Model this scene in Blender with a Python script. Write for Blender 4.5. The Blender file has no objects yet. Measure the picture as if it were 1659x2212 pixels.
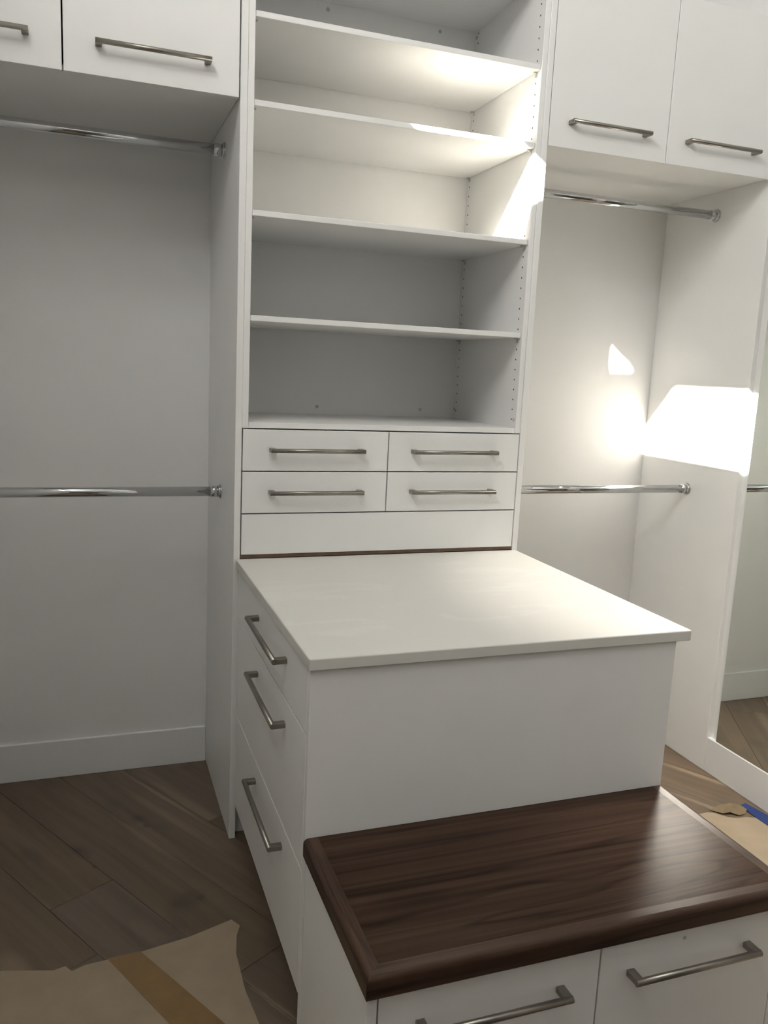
import bpy, bmesh, math, random
from mathutils import Matrix, Vector

scene = bpy.context.scene
col = scene.collection
random.seed(7)

# ------------------------------------------------------------------ camera
cam_d = bpy.data.cameras.new('camera')
cam = bpy.data.objects.new('camera', cam_d)
col.objects.link(cam)
RT = Vector((0.94127469, -0.33444356, 0.04636229))
UP = Vector((0.01426979, 0.17659376, 0.98418038))
FW = Vector((0.33734008, 0.9257225, -0.17099568))
M = Matrix((RT, UP, -FW)).transposed().to_4x4()
M.translation = (-0.40296, -2.38534, 1.47672)
cam.matrix_world = M
cam_d.sensor_fit = 'VERTICAL'
cam_d.sensor_height = 36.0
cam_d.lens = 36.0 * 1786.27 / 2212.0
cam_d.clip_start = 0.01
scene.camera = cam

# ------------------------------------------------------------------ light
scene.view_settings.view_transform = 'Standard'
scene.view_settings.look = 'None'
scene.view_settings.gamma = 1.0
scene.view_settings.use_curve_mapping = False
scene.view_settings.exposure = 0.33

world = bpy.data.worlds.new('sky')
scene.world = world
world.use_nodes = True
wbg = world.node_tree.nodes['Background']
wbg.inputs['Color'].default_value = (1.0, 0.985, 0.962, 1.0)
wbg.inputs['Strength'].default_value = 52.0

sun_d = bpy.data.lights.new('sun', 'SUN')
sun_d.energy = 205.0
sun_d.angle = math.radians(0.6)
sun_d.color = (1.0, 0.93, 0.82)
sun = bpy.data.objects.new('sun', sun_d)
col.objects.link(sun)
SUN_DIR = Vector((1.333, 1.085, -1.0)).normalized()
sun.rotation_euler = SUN_DIR.to_track_quat('-Z', 'Y').to_euler()
sun.location = (-3, -3, 5)

# ------------------------------------------------------------------ dimensions
XL, XR = -0.909, 1.849          # room walls
YB, YF = 0.552, -3.30           # back wall, wall behind the camera
ZC = 3.80                       # ceiling
T = 0.9445                      # width of shelf tower
XW = 1.8297                     # inner face of right end panel
WIN_Y0, WIN_Y1, WIN_Z0, WIN_Z1 = -2.285, -0.912, 3.242, 3.513

portal_d = bpy.data.lights.new('window_daylight', 'AREA')
portal_d.shape = 'RECTANGLE'
portal_d.size = WIN_Z1 - WIN_Z0
portal_d.size_y = WIN_Y1 - WIN_Y0
portal_d.cycles.is_portal = True
portal = bpy.data.objects.new('window_daylight', portal_d)
col.objects.link(portal)
portal.location = (XL - 0.030, (WIN_Y0 + WIN_Y1) / 2, (WIN_Z0 + WIN_Z1) / 2)
portal.rotation_euler = (0, -math.pi / 2, 0)

# ------------------------------------------------------------------ materials
MATS = {}

def new_mat(name):
    m = bpy.data.materials.new(name)
    m.use_nodes = True
    nt = m.node_tree
    b = nt.nodes['Principled BSDF']
    MATS[name] = m
    return m, nt, b

def nd(nt, kind, **kw):
    n = nt.nodes.new(kind)
    for k, v in kw.items():
        setattr(n, k, v)
    return n

def plain(name, rgb, rough, var=0.02, scale=6.0, bump=0.0, bscale=200.0, spec=0.5, metal=0.0):
    m, nt, b = new_mat(name)
    tc = nd(nt, 'ShaderNodeTexCoord')
    no = nd(nt, 'ShaderNodeTexNoise')
    no.inputs['Scale'].default_value = scale
    no.inputs['Detail'].default_value = 3
    nt.links.new(tc.outputs['Object'], no.inputs['Vector'])
    ra = nd(nt, 'ShaderNodeValToRGB')
    ra.color_ramp.elements[0].position = 0.3
    ra.color_ramp.elements[1].position = 0.7
    ra.color_ramp.elements[0].color = tuple(max(0, c * (1 - var)) for c in rgb) + (1,)
    ra.color_ramp.elements[1].color = tuple(min(1, c * (1 + var)) for c in rgb) + (1,)
    nt.links.new(no.outputs['Fac'], ra.inputs['Fac'])
    nt.links.new(ra.outputs['Color'], b.inputs['Base Color'])
    b.inputs['Roughness'].default_value = rough
    b.inputs['Metallic'].default_value = metal
    b.inputs['Specular IOR Level'].default_value = spec
    if bump > 0:
        n2 = nd(nt, 'ShaderNodeTexNoise')
        n2.inputs['Scale'].default_value = bscale
        nt.links.new(tc.outputs['Object'], n2.inputs['Vector'])
        bp = nd(nt, 'ShaderNodeBump')
        bp.inputs['Strength'].default_value = bump
        bp.inputs['Distance'].default_value = 0.001
        nt.links.new(n2.outputs['Fac'], bp.inputs['Height'])
        nt.links.new(bp.outputs['Normal'], b.inputs['Normal'])
    return m

plain('wall_paint', (0.865, 0.862, 0.848), 0.6, 0.012, 3.0, 0.15, 350)
plain('ceiling_paint', (0.88, 0.877, 0.86), 0.8, 0.01)
plain('trim_paint', (0.87, 0.87, 0.862), 0.35, 0.01)
plain('white_laminate', (0.885, 0.882, 0.862), 0.38, 0.012, 5.0, 0.05, 500)
plain('white_edge', (0.88, 0.877, 0.855), 0.40, 0.01)
plain('nickel', (0.29, 0.27, 0.24), 0.34, 0.06, 60.0, metal=1.0)
plain('chrome', (0.60, 0.61, 0.62), 0.07, 0.01, metal=1.0)
plain('brown_substrate', (0.16, 0.10, 0.065), 0.8, 0.2, 30)
plain('hole_dark', (0.015, 0.013, 0.011), 0.9)
plain('cap_plastic', (0.52, 0.52, 0.49), 0.4, 0.05, 40)
plain('pin_plastic', (0.60, 0.59, 0.56), 0.25, 0.05, 40)
plain('kraft_paper', (0.36, 0.285, 0.20), 0.85, 0.06, 14.0, 0.3, 60)
plain('kraft_dark', (0.19, 0.138, 0.078), 0.85, 0.15, 30.0, 0.5, 80)
plain('brown_tape', (0.24, 0.145, 0.055), 0.4, 0.12, 18.0)
plain('blue_tape', (0.008, 0.032, 0.15), 0.6, 0.15, 25.0)
plain('subfloor', (0.10, 0.075, 0.055), 0.9, 0.1)
m, nt, b = new_mat('fill_lamp_lens')  # glowing lens of the added downlight
b.inputs['Base Color'].default_value = (0.9, 0.88, 0.82, 1)
b.inputs['Emission Color'].default_value = (1.0, 0.93, 0.84, 1); b.inputs['Emission Strength'].default_value = 12.0

# quartz counter: cream with faint cloudy veins
m, nt, b = new_mat('quartz')
tc = nd(nt, 'ShaderNodeTexCoord')
mp = nd(nt, 'ShaderNodeMapping'); mp.inputs['Scale'].default_value = (2.2, 5.5, 2.0)
nt.links.new(tc.outputs['Object'], mp.inputs['Vector'])
n1 = nd(nt, 'ShaderNodeTexNoise'); n1.inputs['Scale'].default_value = 1.6; n1.inputs['Detail'].default_value = 8
n1.inputs['Roughness'].default_value = 0.65; n1.inputs['Distortion'].default_value = 0.7
nt.links.new(mp.outputs['Vector'], n1.inputs['Vector'])
r1 = nd(nt, 'ShaderNodeValToRGB')
e = r1.color_ramp.elements
e[0].position = 0.30; e[0].color = (0.725, 0.712, 0.665, 1)
e[1].position = 0.66; e[1].color = (0.745, 0.735, 0.692, 1)
k = e.new(0.56); k.color = (0.73, 0.718, 0.672, 1)
k = e.new(0.60); k.color = (0.758, 0.749, 0.71, 1)
nt.links.new(n1.outputs['Fac'], r1.inputs['Fac'])
nt.links.new(r1.outputs['Color'], b.inputs['Base Color'])
b.inputs['Roughness'].default_value = 0.40
b.inputs['Specular IOR Level'].default_value = 0.35

def wood(name, cols, rough, grain=(3.0, 38.0, 38.0), coat=0.0, bump=0.12, knots=False, sap=False, rnd=0.0, wave=0.5, spec=0.5, fig=None, rings=9.0, thin=False, marks=()):
    """Grain runs along the object's own X axis."""
    m, nt, b = new_mat(name)
    L = nt.links.new
    tc = nd(nt, 'ShaderNodeTexCoord')
    oi = nd(nt, 'ShaderNodeObjectInfo')
    vm = nd(nt, 'ShaderNodeVectorMath', operation='MULTIPLY_ADD')
    cb = nd(nt, 'ShaderNodeCombineXYZ')
    L(oi.outputs['Random'], cb.inputs[0]); L(oi.outputs['Random'], cb.inputs[1]); L(oi.outputs['Random'], cb.inputs[2])
    vm.inputs[1].default_value = (37.0, 53.0, 29.0)
    L(cb.outputs[0], vm.inputs[0]); L(tc.outputs['Object'], vm.inputs[2])
    mp = nd(nt, 'ShaderNodeMapping'); mp.inputs['Scale'].default_value = grain
    L(vm.outputs[0], mp.inputs['Vector'])
    n1 = nd(nt, 'ShaderNodeTexNoise'); n1.inputs['Scale'].default_value = 1.0; n1.inputs['Detail'].default_value = 6
    n1.inputs['Distortion'].default_value = 0.6
    L(mp.outputs['Vector'], n1.inputs['Vector'])
    # broad figure
    mp2 = nd(nt, 'ShaderNodeMapping'); mp2.inputs['Scale'].default_value = fig or (grain[0] * 0.45, grain[1] * 0.22, grain[2] * 0.22)
    L(vm.outputs[0], mp2.inputs['Vector'])
    n2 = nd(nt, 'ShaderNodeTexNoise'); n2.inputs['Scale'].default_value = 1.0; n2.inputs['Detail'].default_value = 3
    n2.inputs['Distortion'].default_value = 0.8
    L(mp2.outputs['Vector'], n2.inputs['Vector'])
    # contour rings of the broad figure give the cathedral lines
    mu = nd(nt, 'ShaderNodeMath', operation='MULTIPLY'); mu.inputs[1].default_value = rings
    L(n2.outputs['Fac'], mu.inputs[0])
    fr = nd(nt, 'ShaderNodeMath', operation='FRACT'); L(mu.outputs[0], fr.inputs[0])
    rr = nd(nt, 'ShaderNodeValToRGB')
    e = rr.color_ramp.elements
    e[0].position = 0.0; e[0].color = (0.25, 0.25, 0.25, 1)
    e[1].position = 1.0; e[1].color = (0.40, 0.40, 0.40, 1)
    q = e.new(0.16); q.color = (0.62, 0.62, 0.62, 1)
    q = e.new(0.7); q.color = (0.58, 0.58, 0.58, 1)
    if thin:
        e[0].color = e[3].color = (0.05, 0.05, 0.05, 1)
        e[1].position = 0.14; e[2].position = 0.80
    L(fr.outputs[0], rr.inputs['Fac'])
    mx = nd(nt, 'ShaderNodeMix'); mx.data_type = 'FLOAT'; mx.inputs[0].default_value = wave
    L(n1.outputs['Fac'], mx.inputs[2]); L(rr.outputs['Color'], mx.inputs[3])
    ra = nd(nt, 'ShaderNodeValToRGB')
    e = ra.color_ramp.elements
    e[0].position = 0.30; e[0].color = cols[0] + (1,)
    e[1].position = 0.68; e[1].color = cols[2] + (1,)
    q = e.new(0.5); q.color = cols[1] + (1,)
    L(mx.outputs[0], ra.inputs['Fac'])
    outc = ra.outputs['Color']
    if sap:
        # pale sapwood streaks running with the grain
        mp3 = nd(nt, 'ShaderNodeMapping'); mp3.inputs['Scale'].default_value = (0.5, 9.0, 1.0)
        L(vm.outputs[0], mp3.inputs['Vector'])
        n3 = nd(nt, 'ShaderNodeTexNoise'); n3.inputs['Scale'].default_value = 1.0; n3.inputs['Detail'].default_value = 2
        L(mp3.outputs['Vector'], n3.inputs['Vector'])
        r3 = nd(nt, 'ShaderNodeValToRGB')
        r3.color_ramp.elements[0].position = 0.63; r3.color_ramp.elements[0].color = (0, 0, 0, 1)
        r3.color_ramp.elements[1].position = 0.70; r3.color_ramp.elements[1].color = (0.25, 0.25, 0.25, 1)
        L(n3.outputs['Fac'], r3.inputs['Fac'])
        m3 = nd(nt, 'ShaderNodeMix'); m3.data_type = 'RGBA'
        L(r3.outputs['Color'], m3.inputs[0]); L(outc, m3.inputs[6]); m3.inputs[7].default_value = (0.36, 0.27, 0.18, 1)
        outc = m3.outputs[2]
    if knots:
        mp4 = nd(nt, 'ShaderNodeMapping'); mp4.inputs['Scale'].default_value = (2.6, 4.2, 1.0)
        L(vm.outputs[0], mp4.inputs['Vector'])
        n5 = nd(nt, 'ShaderNodeTexNoise'); n5.inputs['Scale'].default_value = 9.0; n5.inputs['Detail'].default_value = 3
        L(vm.outputs[0], n5.inputs['Vector'])
        av = nd(nt, 'ShaderNodeVectorMath', operation='MULTIPLY_ADD')
        av.inputs[1].default_value = (0.22, 0.22, 0.0)
        L(n5.outputs['Color'], av.inputs[0]); L(mp4.outputs['Vector'], av.inputs[2])
        vo = nd(nt, 'ShaderNodeTexVoronoi'); vo.voronoi_dimensions = '2D'; vo.inputs['Scale'].default_value = 1.0
        L(av.outputs[0], vo.inputs['Vector'])
        r4 = nd(nt, 'ShaderNodeValToRGB')
        r4.color_ramp.elements[0].position = 0.03; r4.color_ramp.elements[0].color = (0.40, 0.40, 0.40, 1)
        r4.color_ramp.elements[1].position = 0.17; r4.color_ramp.elements[1].color = (0, 0, 0, 1)
        L(vo.outputs['Distance'], r4.inputs['Fac'])
        m4 = nd(nt, 'ShaderNodeMix'); m4.data_type = 'RGBA'
        L(r4.outputs['Color'], m4.inputs[0]); L(outc, m4.inputs[6]); m4.inputs[7].default_value = (0.075, 0.062, 0.055, 1)
        outc = m4.outputs[2]
    if marks:
        # knots and pale sapwood lines of particular boards, at their places on the floor
        ge = nd(nt, 'ShaderNodeNewGeometry')
        n6 = nd(nt, 'ShaderNodeTexNoise'); n6.inputs['Scale'].default_value = 22.0; n6.inputs['Detail'].default_value = 2
        L(ge.outputs['Position'], n6.inputs['Vector'])
        wv = nd(nt, 'ShaderNodeVectorMath', operation='MULTIPLY_ADD'); wv.inputs[1].default_value = (0.012, 0.012, 0.0)
        L(n6.outputs['Color'], wv.inputs[0]); L(ge.outputs['Position'], wv.inputs[2])
        ca, sa = math.cos(math.radians(-60)), math.sin(math.radians(-60))
        for (t0, s0, rt, rs, al, rgb) in marks:
            mm = nd(nt, 'ShaderNodeMapping'); mm.vector_type = 'TEXTURE'
            mm.inputs['Location'].default_value = (ca * t0 - sa * s0 + 0.006, sa * t0 + ca * s0 + 0.006, 0)
            mm.inputs['Rotation'].default_value = (0, 0, math.radians(-60))
            mm.inputs['Scale'].default_value = (rt, rs, 1000.0)
            L(wv.outputs[0], mm.inputs['Vector'])
            ln = nd(nt, 'ShaderNodeVectorMath', operation='LENGTH'); L(mm.outputs[0], ln.inputs[0])
            mr2 = nd(nt, 'ShaderNodeMapRange'); mr2.interpolation_type = 'SMOOTHSTEP'
            mr2.inputs['From Min'].default_value = 1.0; mr2.inputs['From Max'].default_value = 0.15
            mr2.inputs['To Min'].default_value = 0.0; mr2.inputs['To Max'].default_value = al
            L(ln.outputs['Value'], mr2.inputs['Value'])
            mk = nd(nt, 'ShaderNodeMix'); mk.data_type = 'RGBA'
            L(mr2.outputs[0], mk.inputs[0]); L(outc, mk.inputs[6]); mk.inputs[7].default_value = rgb + (1,)
            outc = mk.outputs[2]
    if rnd > 0:
        hs = nd(nt, 'ShaderNodeHueSaturation')
        mr = nd(nt, 'ShaderNodeMapRange'); mr.inputs['To Min'].default_value = 1 - rnd; mr.inputs['To Max'].default_value = 1 + rnd
        L(oi.outputs['Random'], mr.inputs['Value']); L(mr.outputs[0], hs.inputs['Value'])
        ms = nd(nt, 'ShaderNodeMapRange'); ms.inputs['To Min'].default_value = 0.86; ms.inputs['To Max'].default_value = 1.05
        wn = nd(nt, 'ShaderNodeTexWhiteNoise', noise_dimensions='1D'); L(oi.outputs['Random'], wn.inputs['W'])
        L(wn.outputs['Value'], ms.inputs['Value']); L(ms.outputs[0], hs.inputs['Saturation'])
        L(outc, hs.inputs['Color']); outc = hs.outputs['Color']
    L(outc, b.inputs['Base Color'])
    b.inputs['Roughness'].default_value = rough
    b.inputs['Coat Weight'].default_value = coat
    b.inputs['Specular IOR Level'].default_value = spec
    b.inputs['Coat Roughness'].default_value = 0.22
    bp = nd(nt, 'ShaderNodeBump'); bp.inputs['Strength'].default_value = bump; bp.inputs['Distance'].default_value = 0.0008
    L(n1.outputs['Fac'], bp.inputs['Height']); L(bp.outputs['Normal'], b.inputs['Normal'])
    return m

DK, SP = (0.045, 0.036, 0.030), (0.31, 0.235, 0.155)
MARKS = ((-0.297, -0.129, 0.050, 0.034, 0.45, DK), (-0.300, -0.129, 0.022, 0.016, 0.7, DK), (-0.247, -0.137, 0.020, 0.013, 0.6, DK),
         (-0.262, -0.353, 0.070, 0.030, 0.45, DK), (-0.275, -0.357, 0.030, 0.015, 0.65, DK), (-0.161, -0.367, 0.014, 0.010, 0.6, DK),
         (0.155, -0.275, 0.055, 0.075, 0.45, DK), (0.150, -0.300, 0.025, 0.022, 0.45, DK), (0.169, -0.240, 0.018, 0.018, 0.6, DK),
         (-0.360, 0.004, 0.330, 0.011, 0.65, SP), (-0.180, -0.180, 0.230, 0.020, 0.40, SP), (0.620, -0.362, 0.150, 0.010, 0.6, SP),
         (0.930, 1.523, 0.240, 0.020, 0.85, SP), (1.000, 1.315, 0.210, 0.018, 0.75, SP), (0.063, -0.721, 0.10, 0.05, 0.5, SP))
wood('oak', ((0.104, 0.073, 0.046), (0.136, 0.096, 0.062), (0.168, 0.121, 0.081)), 0.48, (1.2, 20, 20), knots=True, sap=True, rnd=0.11, wave=0.2, marks=MARKS)
wood('walnut', ((0.020, 0.011, 0.008), (0.044, 0.025, 0.0165), (0.068, 0.040, 0.026)), 0.28, (0.9, 64, 64), coat=0.0, bump=0.14, wave=0.36, spec=0.07, fig=(0.40, 5.0, 5.0), rings=11.0, thin=True)
wood('walnut_edge', ((0.022, 0.012, 0.008), (0.052, 0.029, 0.019), (0.082, 0.048, 0.031)), 0.30, (1.1, 60, 60), coat=0.0, bump=0.14, wave=0.3, spec=0.2, fig=(0.55, 5.5, 5.5), rings=8.0, thin=True)

# mirror, window glass
m, nt, b = new_mat('mirror_glass')
b.inputs['Base Color'].default_value = (0.89, 0.94, 0.91, 1); b.inputs['Metallic'].default_value = 1.0; b.inputs['Roughness'].default_value = 0.0
m, nt, b = new_mat('mirror_edge')
b.inputs['Base Color'].default_value = (0.18, 0.27, 0.24, 1); b.inputs['Roughness'].default_value = 0.15
m, nt, b = new_mat('window_glass')
out = nt.nodes['Material Output']
tr = nd(nt, 'ShaderNodeBsdfTransparent'); gl = nd(nt, 'ShaderNodeBsdfGlossy'); gl.inputs['Roughness'].default_value = 0.02
mi = nd(nt, 'ShaderNodeMixShader'); mi.inputs[0].default_value = 0.05
nt.links.new(tr.outputs[0], mi.inputs[1]); nt.links.new(gl.outputs[0], mi.inputs[2]); nt.links.new(mi.outputs[0], out.inputs['Surface'])

# ------------------------------------------------------------------ helpers
def link(o, parent=None):
    col.objects.link(o)
    if parent is not None:
        o.parent = parent
    return o

def mesh_obj(name, bm, mat, parent=None, smooth=False):
    me = bpy.data.meshes.new(name)
    bm.normal_update()
    bm.to_mesh(me); bm.free()
    for mm in (mat if isinstance(mat, (list, tuple)) else [mat]):
        me.materials.append(MATS[mm])
    if smooth:
        for p in me.polygons: p.use_smooth = True
    return link(bpy.data.objects.new(name, me), parent)

def add_box(bm, x0, x1, y0, y1, z0, z1, bevel=0.0, seg=1):
    vs = [bm.verts.new((x, y, z)) for x in (x0, x1) for y in (y0, y1) for z in (z0, z1)]
    f = [(0, 1, 3, 2), (4, 6, 7, 5), (0, 4, 5, 1), (2, 3, 7, 6), (0, 2, 6, 4), (1, 5, 7, 3)]
    faces = [bm.faces.new([vs[i] for i in q]) for q in f]
    if bevel > 0:
        edges = list({e for fa in faces for e in fa.edges})
        bmesh.ops.bevel(bm, geom=edges, offset=bevel, segments=seg, profile=0.5, affect='EDGES')
    return faces

def box(name, mat, x0, x1, y0, y1, z0, z1, parent=None, bevel=0.0012, seg=1):
    """A box whose origin is its own lowest corner region, parented with world placement kept."""
    bm = bmesh.new()
    cx, cy, cz = (x0 + x1) / 2, (y0 + y1) / 2, (z0 + z1) / 2
    add_box(bm, x0 - cx, x1 - cx, y0 - cy, y1 - cy, z0 - cz, z1 - cz, bevel, seg)
    o = mesh_obj(name, bm, mat, parent)
    p = Vector((cx, cy, cz))
    q = parent
    while q is not None:
        p = p - q.location
        q = q.parent
    o.location = p
    return o

def thing(name, label, cat, loc, group=None):
    o = bpy.data.objects.new(name, None)
    o.empty_display_size = 0.05
    col.objects.link(o); o.location = loc
    o['label'] = label; o['category'] = cat
    if group: o['group'] = group
    return o

def tag(o, label, cat, group=None):
    o['label'] = label; o['category'] = cat
    if group: o['group'] = group
    return o

def structure(o):
    o['kind'] = 'structure'; return o

def place(o, p, parent):
    p = Vector(p); q = parent
    while q is not None:
        p = p - q.location; q = q.parent
    o.location = p
    return o

def add_cyl(bm, p0, p1, r0, r1=None, n=20, cap=True):
    r1 = r0 if r1 is None else r1
    p0, p1 = Vector(p0), Vector(p1)
    d = (p1 - p0).normalized()
    a = d.orthogonal().normalized(); c = d.cross(a)
    A = []; B = []
    for i in range(n):
        t = 2 * math.pi * i / n
        v = a * math.cos(t) + c * math.sin(t)
        A.append(bm.verts.new(p0 + v * r0)); B.append(bm.verts.new(p1 + v * r1))
    for i in range(n):
        j = (i + 1) % n
        f = bm.faces.new((A[i], A[j], B[j], B[i])); f.smooth = True
    if cap:
        bm.faces.new(A[::-1]); bm.faces.new(B)

_hcache = {}
def handle(length, axis, out, center, parent, proj=0.036):
    """Bar pull: a round bar carried on two square posts, lying along `axis`, standing off along `out`."""
    key = (round(length, 3), axis, out)
    if key not in _hcache:
        bm = bmesh.new()
        h = length / 2
        r = 0.0066
        add_cyl(bm, (-h, 0, proj - r), (h, 0, proj - r), r, n=20)
        for s in (-1, 1):
            x0, x1 = sorted((s * h, s * (h - 0.016)))
            add_box(bm, x0, x1, -0.0062, 0.0062, 0.0, proj - r, 0.0006)
        a = Vector(axis); o = Vector(out); y = o.cross(a)
        R = Matrix((a, y, o)).transposed()
        bmesh.ops.transform(bm, matrix=R.to_4x4(), verts=bm.verts)
        me = bpy.data.meshes.new('handle'); bm.to_mesh(me); bm.free()
        me.materials.append(MATS['nickel'])
        _hcache[key] = me
    o = link(bpy.data.objects.new('handle', _hcache[key]), parent)
    o['label'] = 'brushed nickel bar handle'
    return place(o, center, parent)

def disc(name, mat, center, normal, r, t, parent, n=16):
    bm = bmesh.new()
    nrm = Vector(normal)
    add_cyl(bm, (0, 0, 0), nrm * t, r, r * 0.92, n)
    return place(mesh_obj(name, bm, mat, parent), center, parent)

# ------------------------------------------------------------------ floor of oak planks
bm = bmesh.new(); add_box(bm, XL - 0.02, XR + 0.02, YF, YB + 0.02, -0.09, -0.0145)
fl = structure(mesh_obj('floor', bm, 'subfloor'))
ANG = math.radians(-60.0)
U = Vector((math.cos(ANG), math.sin(ANG))); S = Vector((-math.sin(ANG), math.cos(ANG)))
# s runs to the upper right, t along the boards
PW, POFF = 0.1905, 0.018

def clip(poly, f):
    outp = []
    for i in range(len(poly)):
        a, b2 = poly[i], poly[(i + 1) % len(poly)]
        fa, fb = f(a), f(b2)
        if fa >= 0: outp.append(a)
        if (fa >= 0) != (fb >= 0):
            k2 = fa / (fa - fb)
            outp.append(a + (b2 - a) * k2)
    return outp

def plank(s0, s1, t0, t1):
    g = 0.0007
    pts = [U * a + S * c for a, c in ((t0 + g, s0 + g), (t1 - g, s0 + g), (t1 - g, s1 - g), (t0 + g, s1 - g))]
    for f in (lambda p: p.x - XL, lambda p: XR - p.x, lambda p: p.y - YF, lambda p: YB - p.y):
        pts = clip(pts, f)
        if len(pts) < 3: return
    ar = abs(sum(pts[i].x * pts[(i + 1) % len(pts)].y - pts[(i + 1) % len(pts)].x * pts[i].y for i in range(len(pts)))) / 2
    if ar < 0.0004: return
    c = sum(pts, Vector((0, 0))) / len(pts)
    loc = [(U.dot(p - c), S.dot(p - c)) for p in pts]
    bm = bmesh.new()
    ins = 0.0012
    def ring(z, k):
        outr = []
        for x, y in loc:
            L2 = math.hypot(x, y)
            outr.append(bm.verts.new((x - (x / L2) * k, y - (y / L2) * k, z)))
        return outr
    r0 = ring(-0.0145, 0); r1 = ring(-0.0008, 0); r2 = ring(0.0, ins)
    n = len(loc)
    for A, B in ((r0, r1), (r1, r2)):
        for i in range(n):
            bm.faces.new((A[i], A[(i + 1) % n], B[(i + 1) % n], B[i]))
    bm.faces.new(r2); bm.faces.new(r0[::-1])
    bmesh.ops.recalc_face_normals(bm, faces=bm.faces)
    o = mesh_obj('plank', bm, 'oak', fl)
    o.location = (c.x, c.y, 0); o.rotation_euler = (0, 0, ANG)

rows = range(-22, 12)
fixed = {-3: [-0.0713], 0: [-0.125], 6: [0.25], 7: [0.10], 8: [-0.05]}
rnd = random.Random(11)
for r in rows:
    s0 = POFF + r * PW
    js = list(fixed.get(r, [rnd.uniform(-1, 1)]))
    a = js[0]
    while a > -4.5:
        a -= rnd.uniform(1.25, 2.0); js.insert(0, a)
    a = js[-1]
    while a < 5.5:
        a += rnd.uniform(1.25, 2.0); js.append(a)
    for i in range(len(js) - 1):
        plank(s0, s0 + PW, js[i], js[i + 1])

# ------------------------------------------------------------------ walls, ceiling, window
structure(box('wall_back', 'wall_paint', XL - 0.12, XR + 0.12, YB, YB + 0.12, -0.09, ZC + 0.1, bevel=0))
structure(box('wall_right', 'wall_paint', XR, XR + 0.12, YF - 0.12, YB, -0.09, ZC + 0.1, bevel=0))
OX0, OX1, OZ, HY = -0.70, 1.64, 2.45, YF - 2.6      # added opening and unlit hall behind the camera, cutting bounce from the front
bm = bmesh.new()
add_box(bm, XL - 0.12, OX0, YF - 0.12, YF, -0.09, ZC + 0.1)
add_box(bm, OX1, XR, YF - 0.12, YF, -0.09, ZC + 0.1)
add_box(bm, OX0, OX1, YF - 0.12, YF, OZ, ZC + 0.1)
structure(mesh_obj('wall_front', bm, 'wall_paint'))
for nm, a in (('wall_added_hall_left', (OX0 - 0.12, OX0, HY, YF - 0.12, -0.09, OZ)), ('wall_added_hall_right', (OX1, OX1 + 0.12, HY, YF - 0.12, -0.09, OZ)),
              ('wall_added_hall_end', (OX0 - 0.12, OX1 + 0.12, HY - 0.12, HY, -0.09, OZ)), ('ceiling_added_hall', (OX0 - 0.12, OX1 + 0.12, HY, YF - 0.12, OZ, OZ + 0.1)),
              ('floor_added_hall', (OX0, OX1, HY, YF - 0.0005, -0.09, -0.001))):
    structure(box(nm, 'subfloor' if nm == 'floor_added_hall' else 'wall_paint', *a, bevel=0))
structure(box('ceiling', 'ceiling_paint', XL - 0.02, XR, YF, YB, ZC, ZC + 0.1, bevel=0))
bm = bmesh.new()
W0 = XL - 0.02
add_box(bm, XL - 0.12, XL, YF, YB, -0.09, WIN_Z0 - 0.25)
add_box(bm, W0, XL, YF, YB, WIN_Z0 - 0.25, WIN_Z0)
add_box(bm, W0, XL, YF, YB, WIN_Z1, ZC + 0.1)
add_box(bm, W0, XL, YF, WIN_Y0, WIN_Z0, WIN_Z1)
add_box(bm, W0, XL, WIN_Y1, YB, WIN_Z0, WIN_Z1)
structure(mesh_obj('wall_left', bm, 'wall_paint'))
# unseen high wall window standing in for a skylight; added slanted boards shape sunbeams
wn = structure(bpy.data.objects.new('window_1', None)); col.objects.link(wn)
wn.location = (XL - 0.010, (WIN_Y0 + WIN_Y1) / 2, WIN_Z0)
bm = bmesh.new()
fy0, fy1, fz0, fz1, fr_ = WIN_Y0, WIN_Y1, WIN_Z0, WIN_Z1, 0.004
for a in ((fy0, fy1, fz0, fz0 + fr_), (fy0, fy1, fz1 - fr_, fz1), (fy0, fy0 + fr_, fz0 + fr_, fz1 - fr_), (fy1 - fr_, fy1, fz0 + fr_, fz1 - fr_)):
    add_box(bm, -0.008, 0.008, a[0] - wn.location.y, a[1] - wn.location.y, a[2] - WIN_Z0, a[3] - WIN_Z0)
mesh_obj('window_frame', bm, 'trim_paint', wn)
for quad in ([(-1.645, 3.242), (-1.425, 3.242), (-1.478, 3.380), (-1.510, 3.422), (-1.603, 3.513), (-1.852, 3.513), (-1.672, 3.315)],
             [(-0.912, 3.242), (-0.912, 3.513), (-1.222, 3.513), (-1.085, 3.242)]):
    bm = bmesh.new()
    A = [bm.verts.new((-0.008, y - wn.location.y, z - WIN_Z0)) for y, z in quad]
    B = [bm.verts.new((0.008, y - wn.location.y, z - WIN_Z0)) for y, z in quad]
    bm.faces.new(A[::-1]); bm.faces.new(B)
    for i in range(len(quad)): bm.faces.new((A[i], A[(i + 1) % len(quad)], B[(i + 1) % len(quad)], B[i]))
    bmesh.ops.recalc_face_normals(bm, faces=bm.faces)
    mesh_obj('added_sun_mask', bm, 'trim_paint', wn)
box('pane', 'window_glass', XL - 0.0115, XL - 0.0085, WIN_Y0 + fr_, WIN_Y1 - fr_, WIN_Z0 + fr_, WIN_Z1 - fr_, wn, bevel=0)

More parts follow.
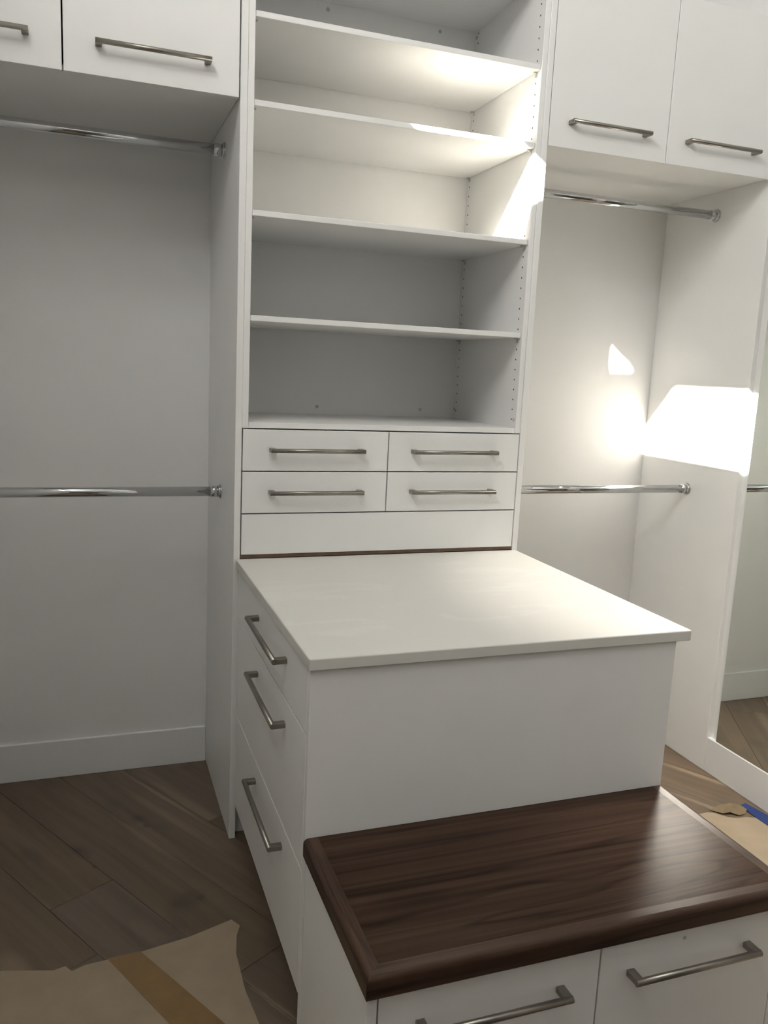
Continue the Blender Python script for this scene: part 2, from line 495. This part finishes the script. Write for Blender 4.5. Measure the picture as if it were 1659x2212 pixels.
# added ceiling downlight, out of view, brightening the counter and right aisle
dl = thing('added_fill_downlight', 'added fill downlight in the ceiling, out of view, lighting the counter and right aisle', 'light', (1.42, -0.62, ZC))
bm = bmesh.new()
ri, ro, n = 0.052, 0.075, 40
ring = []
for r_, z_ in ((ro, 0.0), (ro, -0.006), (ri, -0.006), (ri, -0.0005)):
    ring.append([bm.verts.new((r_ * math.cos(2 * math.pi * i / n), r_ * math.sin(2 * math.pi * i / n), z_)) for i in range(n)])
for A, B in zip(ring[:-1], ring[1:]):
    for i in range(n): bm.faces.new((A[i], B[i], B[(i + 1) % n], A[(i + 1) % n]))
mesh_obj('trim_ring', bm, 'trim_paint', dl)
bm = bmesh.new(); add_cyl(bm, (0, 0, -0.0004), (0, 0, -0.0030), ri - 0.001, n=40)
mesh_obj('lens', bm, 'fill_lamp_lens', dl)
sp_d = bpy.data.lights.new('added_fill_beam', 'SPOT')
sp_d.energy = 235.0; sp_d.spot_size = math.radians(40); sp_d.spot_blend = 0.7; sp_d.shadow_soft_size = 0.05
sp_d.color = (1.0, 0.93, 0.84)
sp = bpy.data.objects.new('added_fill_beam', sp_d); link(sp, dl); sp.location = (0, 0, -0.06)

# baseboards
HB = 0.1375
def baseboard(name, x0, x1, y0, y1):
    bm = bmesh.new()
    add_box(bm, x0, x1, y0, y1, 0.0, HB, 0.0025, 2)
    return structure(mesh_obj(name, bm, 'trim_paint'))
baseboard('baseboard_back_left', -0.890, -0.0005, 0.540, YB)
baseboard('baseboard_back_right', T + 0.0005, XW, 0.540, YB)
baseboard('baseboard_right', XW + 0.0003, XR, YF, -0.0075)
baseboard('baseboard_left', XL, XL + 0.019, YF, -0.0075)


# ------------------------------------------------------------------ end panels of the two hanging bays
ep = thing('end_panel', 'tall white end panel beside the wall mirror with a chrome rod end', 'panel', (XW + 0.0095, 0.27, 0), 'end panels of the hanging bays')
box('board', 'white_laminate', XW, XR, -0.0066, YB, 0.0, 2.68, ep, 0.0015)
disc('screw_cap', 'cap_plastic', (XW, 0.335, 2.128), (-1, 0, 0), 0.0045, 0.001, ep)
ep = thing('end_panel', 'tall white end panel closing the left hanging bay', 'panel', (-0.8995, 0.27, 0), 'end panels of the hanging bays')
box('board', 'white_laminate', XL + 0.0015, -0.890, -0.0066, YB, 0.0, 2.68, ep, 0.0015)

# ------------------------------------------------------------------ shelf tower
tw = thing('shelf_tower', 'tall white open shelf tower with small drawers above the counter', 'shelving', (T / 2, 0.27, 0))
TT = 2.68
box('side_panel', 'white_laminate', 0.0, 0.019, 0.0, YB, 0.0, TT, tw, 0.001)
box('side_panel', 'white_laminate', T - 0.019, T, 0.0, YB, 0.0, TT, tw, 0.001)
IY = 0.004
XI = 0.9075
box('inner_side', 'white_laminate', XI, T - 0.0193, IY, 0.497, 1.2885, 2.66, tw, 0.001)
box('inner_side', 'white_laminate', XI, T - 0.0193, 0.022, 0.497, 0.903, 1.288, tw, 0.001)
box('back_panel', 'white_laminate', 0.0193, T - 0.0193, 0.4972, 0.510, 0.903, 2.68, tw, 0.0005)
box('top_panel', 'white_laminate', 0.0193, T - 0.0193, IY, 0.4968, 2.6605, 2.68, tw, 0.001)
box('top_rail', 'white_laminate', 0.0385, XI - 0.0005, 0.10, 0.4968, 2.655, 2.6602, tw, 0.0005)
box('base_panel', 'white_laminate', 0.0195, T - 0.0195, 0.035, 0.054, 0.0, 0.874, tw, 0.001)
fs = box('fixed_shelf', 'white_laminate', 0.0385, XI - 0.0005, 0.006, 0.4968, 1.2885, 1.3048, tw, 0.001)
box('inner_side', 'white_laminate', 0.0193, 0.038, IY, 0.497, 1.2885, 2.66, tw, 0.001)
box('inner_side', 'white_laminate', 0.0193, 0.038, 0.022, 0.497, 0.903, 1.288, tw, 0.001)
box('substrate_strip', 'brown_substrate', 0.0205, T - 0.0205, 0.0035, 0.0180, 0.9018, 0.9130, tw, 0.0003)

Z0 = 1.3323
for i, ztop in ((33, 2.4035), (26, 2.1805), (17, 1.8940), (8, 1.6082)):
    sh = box('shelf', 'white_laminate', 0.0392, XI - 0.0016, 0.010, 0.492, ztop - 0.0157, ztop, tw, 0.001)
    for xx, sg in ((XI, -1), (0.038, 1)):
        for yy in (0.0351, 0.4747):
            zz = ztop - 0.0157
            bm = bmesh.new()
            x0, x1 = sorted((0, sg * 0.011))
            add_box(bm, x0, x1, -0.005, 0.005, -0.0045, -0.0002, 0.0008)
            x0, x1 = sorted((0, sg * 0.0022))
            add_box(bm, x0, x1, -0.0055, 0.0055, -0.0150, -0.0046, 0.0008)
            place(mesh_obj('shelf_pin', bm, 'pin_plastic', sh), (xx, yy, zz), sh)
# line-bored pin holes on the inner sides: too small and too many to lift out one by one
bm = bmesh.new()
for xx, sg in ((XI, -1), (0.038, 1)):
    for i in range(0, 42):
        for yy in (0.0351, 0.4747):
            z = Z0 + 0.032 * i
            if any(zt - 0.031 < z < zt + 0.004 for zt in (2.4035, 2.1805, 1.8940, 1.6082)): continue
            add_cyl(bm, (xx, yy, z), (xx + sg * 0.0004, yy, z), 0.0027, n=10)
ho = place(mesh_obj('pin_holes', bm, 'hole_dark', tw), (0, 0, 0), tw); ho['kind'] = 'stuff'; ho['label'] = 'dark drilled shelf pin holes'
for p, n in (((0.374, 0.4972, 1.331), (0, -1, 0)), ((0.772, 0.4972, 1.331), (0, -1, 0)), ((0.368, 0.4972, 2.6345), (0, -1, 0)), ((0.771, 0.4972, 2.6345), (0, -1, 0)),
             ((XI, 0.487, 1.338), (-1, 0, 0)), ((XI, 0.021, 1.3305), (-1, 0, 0)), ((XI, 0.487, 2.634), (-1, 0, 0))):
    disc('screw_cap', 'cap_plastic', p, n, 0.0062, 0.0012, tw)

def front_y(name, x0, x1, z0, z1, parent, y=0.0, mat='white_laminate', th=0.0185):
    return box(name, mat, x0, x1, y, y + th, z0, z1, parent, 0.0007)

for x0, x1, hx in ((0.0226, 0.4692, 0.244), (0.4730, 0.9218, 0.6905)):
    for z0, z1, hz in ((1.1644, 1.2850, 1.2265), (1.0384, 1.1606, 1.1010)):
        d = front_y('drawer', x0, x1, z0, z1, tw)
        handle(0.288, (1, 0, 0), (0, -1, 0), (hx, 0.0, hz), d)
front_y('filler_panel', 0.0226, 0.9218, 0.9135, 1.0346, tw)

# ------------------------------------------------------------------ upper cabinets
def upper_cabinet(label, x0, x1, split, doors):
    t = thing('upper_cabinet', label, 'cabinet', ((x0 + x1) / 2, 0.27, 2.178), 'wall cabinets over the hanging bays')
    zb, zt = 2.1805, 2.68
    box('bottom_panel', 'white_laminate', x0 + 0.0005, x1 - 0.0005, 0.0235, YB, zb, zb + 0.016, t)
    box('top_panel', 'white_laminate', x0 + 0.0005, x1 - 0.0005, 0.021, YB, zt - 0.016, zt, t)
    box('back_panel', 'white_laminate', x0 + 0.0165, x1 - 0.0165, YB - 0.012, YB - 0.0002, zb + 0.0165, zt - 0.0165, t)
    for a, c in ((x0 + 0.0005, x0 + 0.016), (x1 - 0.016, x1 - 0.0005)):
        box('side_panel', 'white_laminate', a, c, 0.021, YB, zb + 0.0162, zt - 0.0162, t)
    for (a, c, hx) in doors:
        d = front_y('door', a, c, 2.1758, 2.678, t, 0.0005, th=0.019)
        handle(0.288, (1, 0, 0), (0, -1, 0), (hx, 0.0005, 2.2495), d)
    return t

upper_cabinet('white upper cabinet over the left hanging bay, two doors with bar handles', -0.890, 0.0, -0.446,
              ((-0.8875, -0.4482, -0.667), (-0.4440, -0.0040, -0.2245)))
upper_cabinet('white upper cabinet over the right hanging bay, two doors with bar handles', T, XW, 1.385,
              ((T + 0.0028, 1.3814, 1.1565), (1.3842, XW - 0.002, 1.5965)))

# ------------------------------------------------------------------ hanging rods
def rod(label, x0, x1, z, y=0.260):
    t = thing('closet_rod', label, 'rod', ((x0 + x1) / 2, y, z), 'chrome hanging rods')
    bm = bmesh.new()
    h = (x1 - x0) / 2
    add_cyl(bm, (-h + 0.004, 0, 0), (h - 0.004, 0, 0), 0.0155, n=32)
    mesh_obj('tube', bm, 'chrome', t)
    for s in (-1, 1):
        bm = bmesh.new()
        a = s * h
        add_cyl(bm, (a, 0, 0), (a - s * 0.004, 0, 0), 0.0245, 0.0240, 32)
        add_cyl(bm, (a - s * 0.004, 0, 0), (a - s * 0.009, 0, 0), 0.0225, 0.0190, 32)
        add_cyl(bm, (a - s * 0.009, 0, 0), (a - s * 0.034, 0, 0), 0.0186, 0.0180, 32)
        mesh_obj('flange', bm, 'chrome', t)
    return t
rod('upper chrome closet rod in the left hanging bay, under the cabinet', -0.890, 0.0, 2.0965)
rod('lower chrome closet rod across the left hanging bay', -0.890, 0.0, 1.0640)
rod('upper chrome closet rod in the right hanging bay, under the cabinet', T, XW, 2.0965)
rod('lower chrome closet rod across the right hanging bay, behind the counter', T, XW, 1.0635)

# ------------------------------------------------------------------ wall mirror
mt = thing('wall_mirror', 'tall frameless mirror on the right wall above the baseboard', 'mirror', (XR - 0.003, -0.62, HB))
MX = XW + 0.0045
box('backing', 'mirror_edge', MX + 0.0013, XR - 0.0003, -1.200, -0.0490, HB + 0.0006, 2.25, mt, 0.0)
box('mirror_face', 'mirror_glass', MX, MX + 0.0012, -1.1992, -0.0498, HB + 0.0014, 2.2492, mt, 0.0)

# ------------------------------------------------------------------ island cabinet
XD, YFP = 0.0125, -0.8605
ZCT, CT = 0.9015, 0.0262
isl = thing('island_cabinet', 'white drawer island joined to the tower, three wide drawers on its left face', 'cabinet', (0.46, -0.43, 0))
box('front_panel', 'white_laminate', XD, 0.9038, YFP, YFP + 0.019, 0.0, ZCT - CT - 0.0003, isl, 0.001)
box('right_panel', 'white_laminate', 0.8848, 0.9038, YFP + 0.0195, -0.0015, 0.0, ZCT - CT - 0.0003, isl, 0.001)
box('carcass', 'white_laminate', XD + 0.0215, 0.8843, YFP + 0.0195, -0.0015, 0.127, ZCT - CT - 0.0003, isl, 0.001)
box('toe_kick', 'white_laminate', XD + 0.070, XD + 0.085, YFP + 0.0195, 0.0340, 0.0, 0.1265, isl, 0.001)
for z0, z1, hz in ((0.7300, 0.8722, 0.8215), (0.4235, 0.7268, 0.6685), (0.1275, 0.4203, 0.3650)):
    d = box('drawer', 'white_laminate', XD, XD + 0.019, -0.8390, -0.0220, z0, z1, isl, 0.0012)
    handle(0.335, (0, 1, 0), (-1, 0, 0), (XD, -0.4920, hz), d)

# counter slab
bm = bmesh.new()
cx0, cx1, cy0, cy1 = 0.0070, 0.9378, -0.8690, -0.0008
add_box(bm, cx0, cx1, cy0, cy1, ZCT - CT, ZCT, 0.003, 3)
tag(mesh_obj('countertop', bm, 'quartz'), 'cream quartz countertop lying on the white drawer island', 'countertop')

# ------------------------------------------------------------------ bench
bn = thing('bench_cabinet', 'low white bench cabinet with two drawer fronts at the foot of the island', 'cabinet', (0.46, -1.06, 0))
BZ = 0.5084; BT = 0.0414
BY0 = -1.2660; BY1 = YFP - 0.0015
ZB = BZ - BT - 0.0004
box('side_panel', 'white_laminate', 0.0145, 0.0335, BY0, BY1, 0.0, ZB, bn, 0.001)
box('side_panel', 'white_laminate', 0.8835, 0.9025, BY0, BY1, 0.0, ZB, bn, 0.001)
box('carcass', 'white_laminate', 0.0340, 0.8830, BY0 + 0.0210, BY1, 0.10, ZB, bn, 0.001)
box('toe_kick', 'white_laminate', 0.0340, 0.8830, BY0 + 0.075, BY0 + 0.090, 0.0, 0.0995, bn, 0.001)
for a, c, hx in ((0.0365, 0.4640, 0.2480), (0.4675, 0.8810, 0.6700)):
    d = front_y('drawer', a, c, 0.105, ZB - 0.003, bn, BY0, th=0.019)
    handle(0.288, (1, 0, 0), (0, -1, 0), (hx, BY0, 0.3945), d)
    if hx > 0.5:
        disc('bumper_dot', 'cap_plastic', (0.652, BY0, 0.4395), (0, -1, 0), 0.0038, 0.0008, d)

# walnut seat: main board with mitred edge boards on three sides
wt = thing('benchtop', 'dark walnut wood bench top with rounded edges', 'bench top', (0.46, -1.07, BZ - BT))
x0, x1, y0, y1, z0, z1 = 0.0085, 0.9085, -1.2795, BY1, BZ - BT, BZ
e1 = 0.030
def prism(name, pts, parent, mat, along_y=False, round_edges=()):
    """Board from a plan outline; selected outline edges get rounded arrises. Local X runs with the grain."""
    c = Vector((sum(p[0] for p in pts) / len(pts), sum(p[1] for p in pts) / len(pts)))
    bm = bmesh.new()
    def loc(p, z):
        d = Vector(p) - c
        return (d.y, -d.x, z) if along_y else (d.x, d.y, z)
    A = [bm.verts.new(loc(p, 0)) for p in pts]; B = [bm.verts.new(loc(p, z1 - z0)) for p in pts]
    n = len(pts)
    bm.faces.new(A[::-1]); bm.faces.new(B)
    for i in range(n): bm.faces.new((A[i], A[(i + 1) % n], B[(i + 1) % n], B[i]))
    bmesh.ops.recalc_face_normals(bm, faces=bm.faces)
    bm.edges.ensure_lookup_table()
    sel = []
    for i in round_edges:
        sel.append(bm.edges.get((B[i], B[(i + 1) % n])))
    small = []
    for i in round_edges:
        small.append(bm.edges.get((A[i], A[(i + 1) % n])))
    if sel:
        bmesh.ops.bevel(bm, geom=sel, offset=0.011, segments=6, profile=0.5, affect='EDGES')
        small = [q for q in small if q.is_valid]
        bmesh.ops.bevel(bm, geom=small, offset=0.003, segments=2, profile=0.5, affect='EDGES')
    for f in bm.faces: f.smooth = False
    o = mesh_obj(name, bm, mat, parent)
    if along_y: o.rotation_euler = (0, 0, math.pi / 2)
    return place(o, (c.x, c.y, z0), parent)
g = 0.0002
prism('main_board', [(x0 + e1 + g, y0 + e1 + g), (x1 - e1 - g, y0 + e1 + g), (x1 - e1 - g, y1), (x0 + e1 + g, y1)], wt, 'walnut')
prism('edge_board', [(x0, y0), (x1, y0), (x1 - e1, y0 + e1), (x0 + e1, y0 + e1)], wt, 'walnut_edge', False, (0,))
prism('edge_board', [(x0, y1), (x0, y0 + g), (x0 + e1, y0 + e1 + g), (x0 + e1, y1)], wt, 'walnut_edge', True, (0,))
prism('edge_board', [(x1, y0 + g), (x1, y1), (x1 - e1, y1), (x1 - e1, y0 + e1 + g)], wt, 'walnut_edge', True, (0,))

# ------------------------------------------------------------------ floor protection paper and tape
def sheet(name, pts, z, mat, label, cat, group=None, thick=0.0008, lift=None, seedv=0):
    rn = random.Random(seedv)
    c = Vector((sum(p[0] for p in pts) / len(pts), sum(p[1] for p in pts) / len(pts)))
    bm = bmesh.new()
    B = []
    for i, p in enumerate(pts):
        dz = lift[i] if lift else 0.0
        B.append(bm.verts.new((p[0] - c.x, p[1] - c.y, thick + dz)))
    f = bm.faces.new(B)
    r = bmesh.ops.extrude_face_region(bm, geom=[f])
    for v in r['geom']:
        if isinstance(v, bmesh.types.BMVert): v.co.z -= thick
    bmesh.ops.triangulate(bm, faces=[q for q in bm.faces if len(q.verts) > 4])
    bmesh.ops.recalc_face_normals(bm, faces=bm.faces)
    o = mesh_obj(name, bm, mat)
    o.location = (c.x, c.y, z)
    return tag(o, label, cat, group)

sheet('floor_paper', [(-0.870, -0.395), (-0.618, -0.4213), (-0.4975, -0.455), (-0.470, -0.448), (-0.455, -0.470), (-0.425, -0.457), (-0.294, -0.4467), (-0.170, -0.424), (-0.055, -0.3859), (-0.038, -0.4161),
                      (-0.052, -0.452), (-0.0649, -0.5183), (-0.0651, -0.6499), (-0.0532, -0.7596), (0.0, -0.88), (-0.02, -1.20), (-0.05, -2.9), (-0.870, -2.9)],
      0.0003, 'kraft_paper', 'tan protective paper taped over the floor left of the island', 'paper', 'floor protection papers')
sheet('floor_paper', [(1.20, -0.245), (1.40, -0.262), (1.560, -0.275), (1.620, -0.272), (1.646, -0.2837), (1.672, -0.318), (1.700, -0.331), (1.735, -0.335), (1.800, -0.360), (1.812, -0.42), (1.815, -0.9), (1.80, -2.4), (0.98, -2.4), (0.98, -0.30)],
      0.0003, 'kraft_paper', 'tan protective paper on the floor right of the bench, near the mirror', 'paper', 'floor protection papers')
sheet('paper_scrap', [(1.640, -0.262), (1.690, -0.250), (1.735, -0.262), (1.760, -0.283), (1.770, -0.300), (1.745, -0.318), (1.715, -0.322), (1.690, -0.305), (1.665, -0.300)],
      0.0016, 'kraft_dark', 'torn brown paper edge beside the blue tape on the floor', 'paper scrap', lift=[0.0, 0.006, 0.012, 0.010, 0.004, 0.0, 0.002, 0.008, 0.004])
sheet('brown_tape', [(-0.3726, -0.4497), (-0.2939, -0.445), (-0.2469 + 0.119, -0.7373), (0.02, -1.10), (-0.07, -1.06), (-0.2469, -0.7019)],
      0.0014, 'brown_tape', 'brown packing tape strip across the floor paper', 'tape')
sheet('blue_tape', [(1.7713, -0.269), (1.7962, -0.2635), (1.8131 + 0.004, -0.345), (1.820, -0.60), (1.772, -0.62), (1.766, -0.4017), (1.765, -0.33)],
      0.0024, 'blue_tape', 'blue masking tape strip on the floor by the mirror wall', 'tape', lift=[0.003, 0.003, 0.0, 0.0, 0.0, 0.0, 0.0])
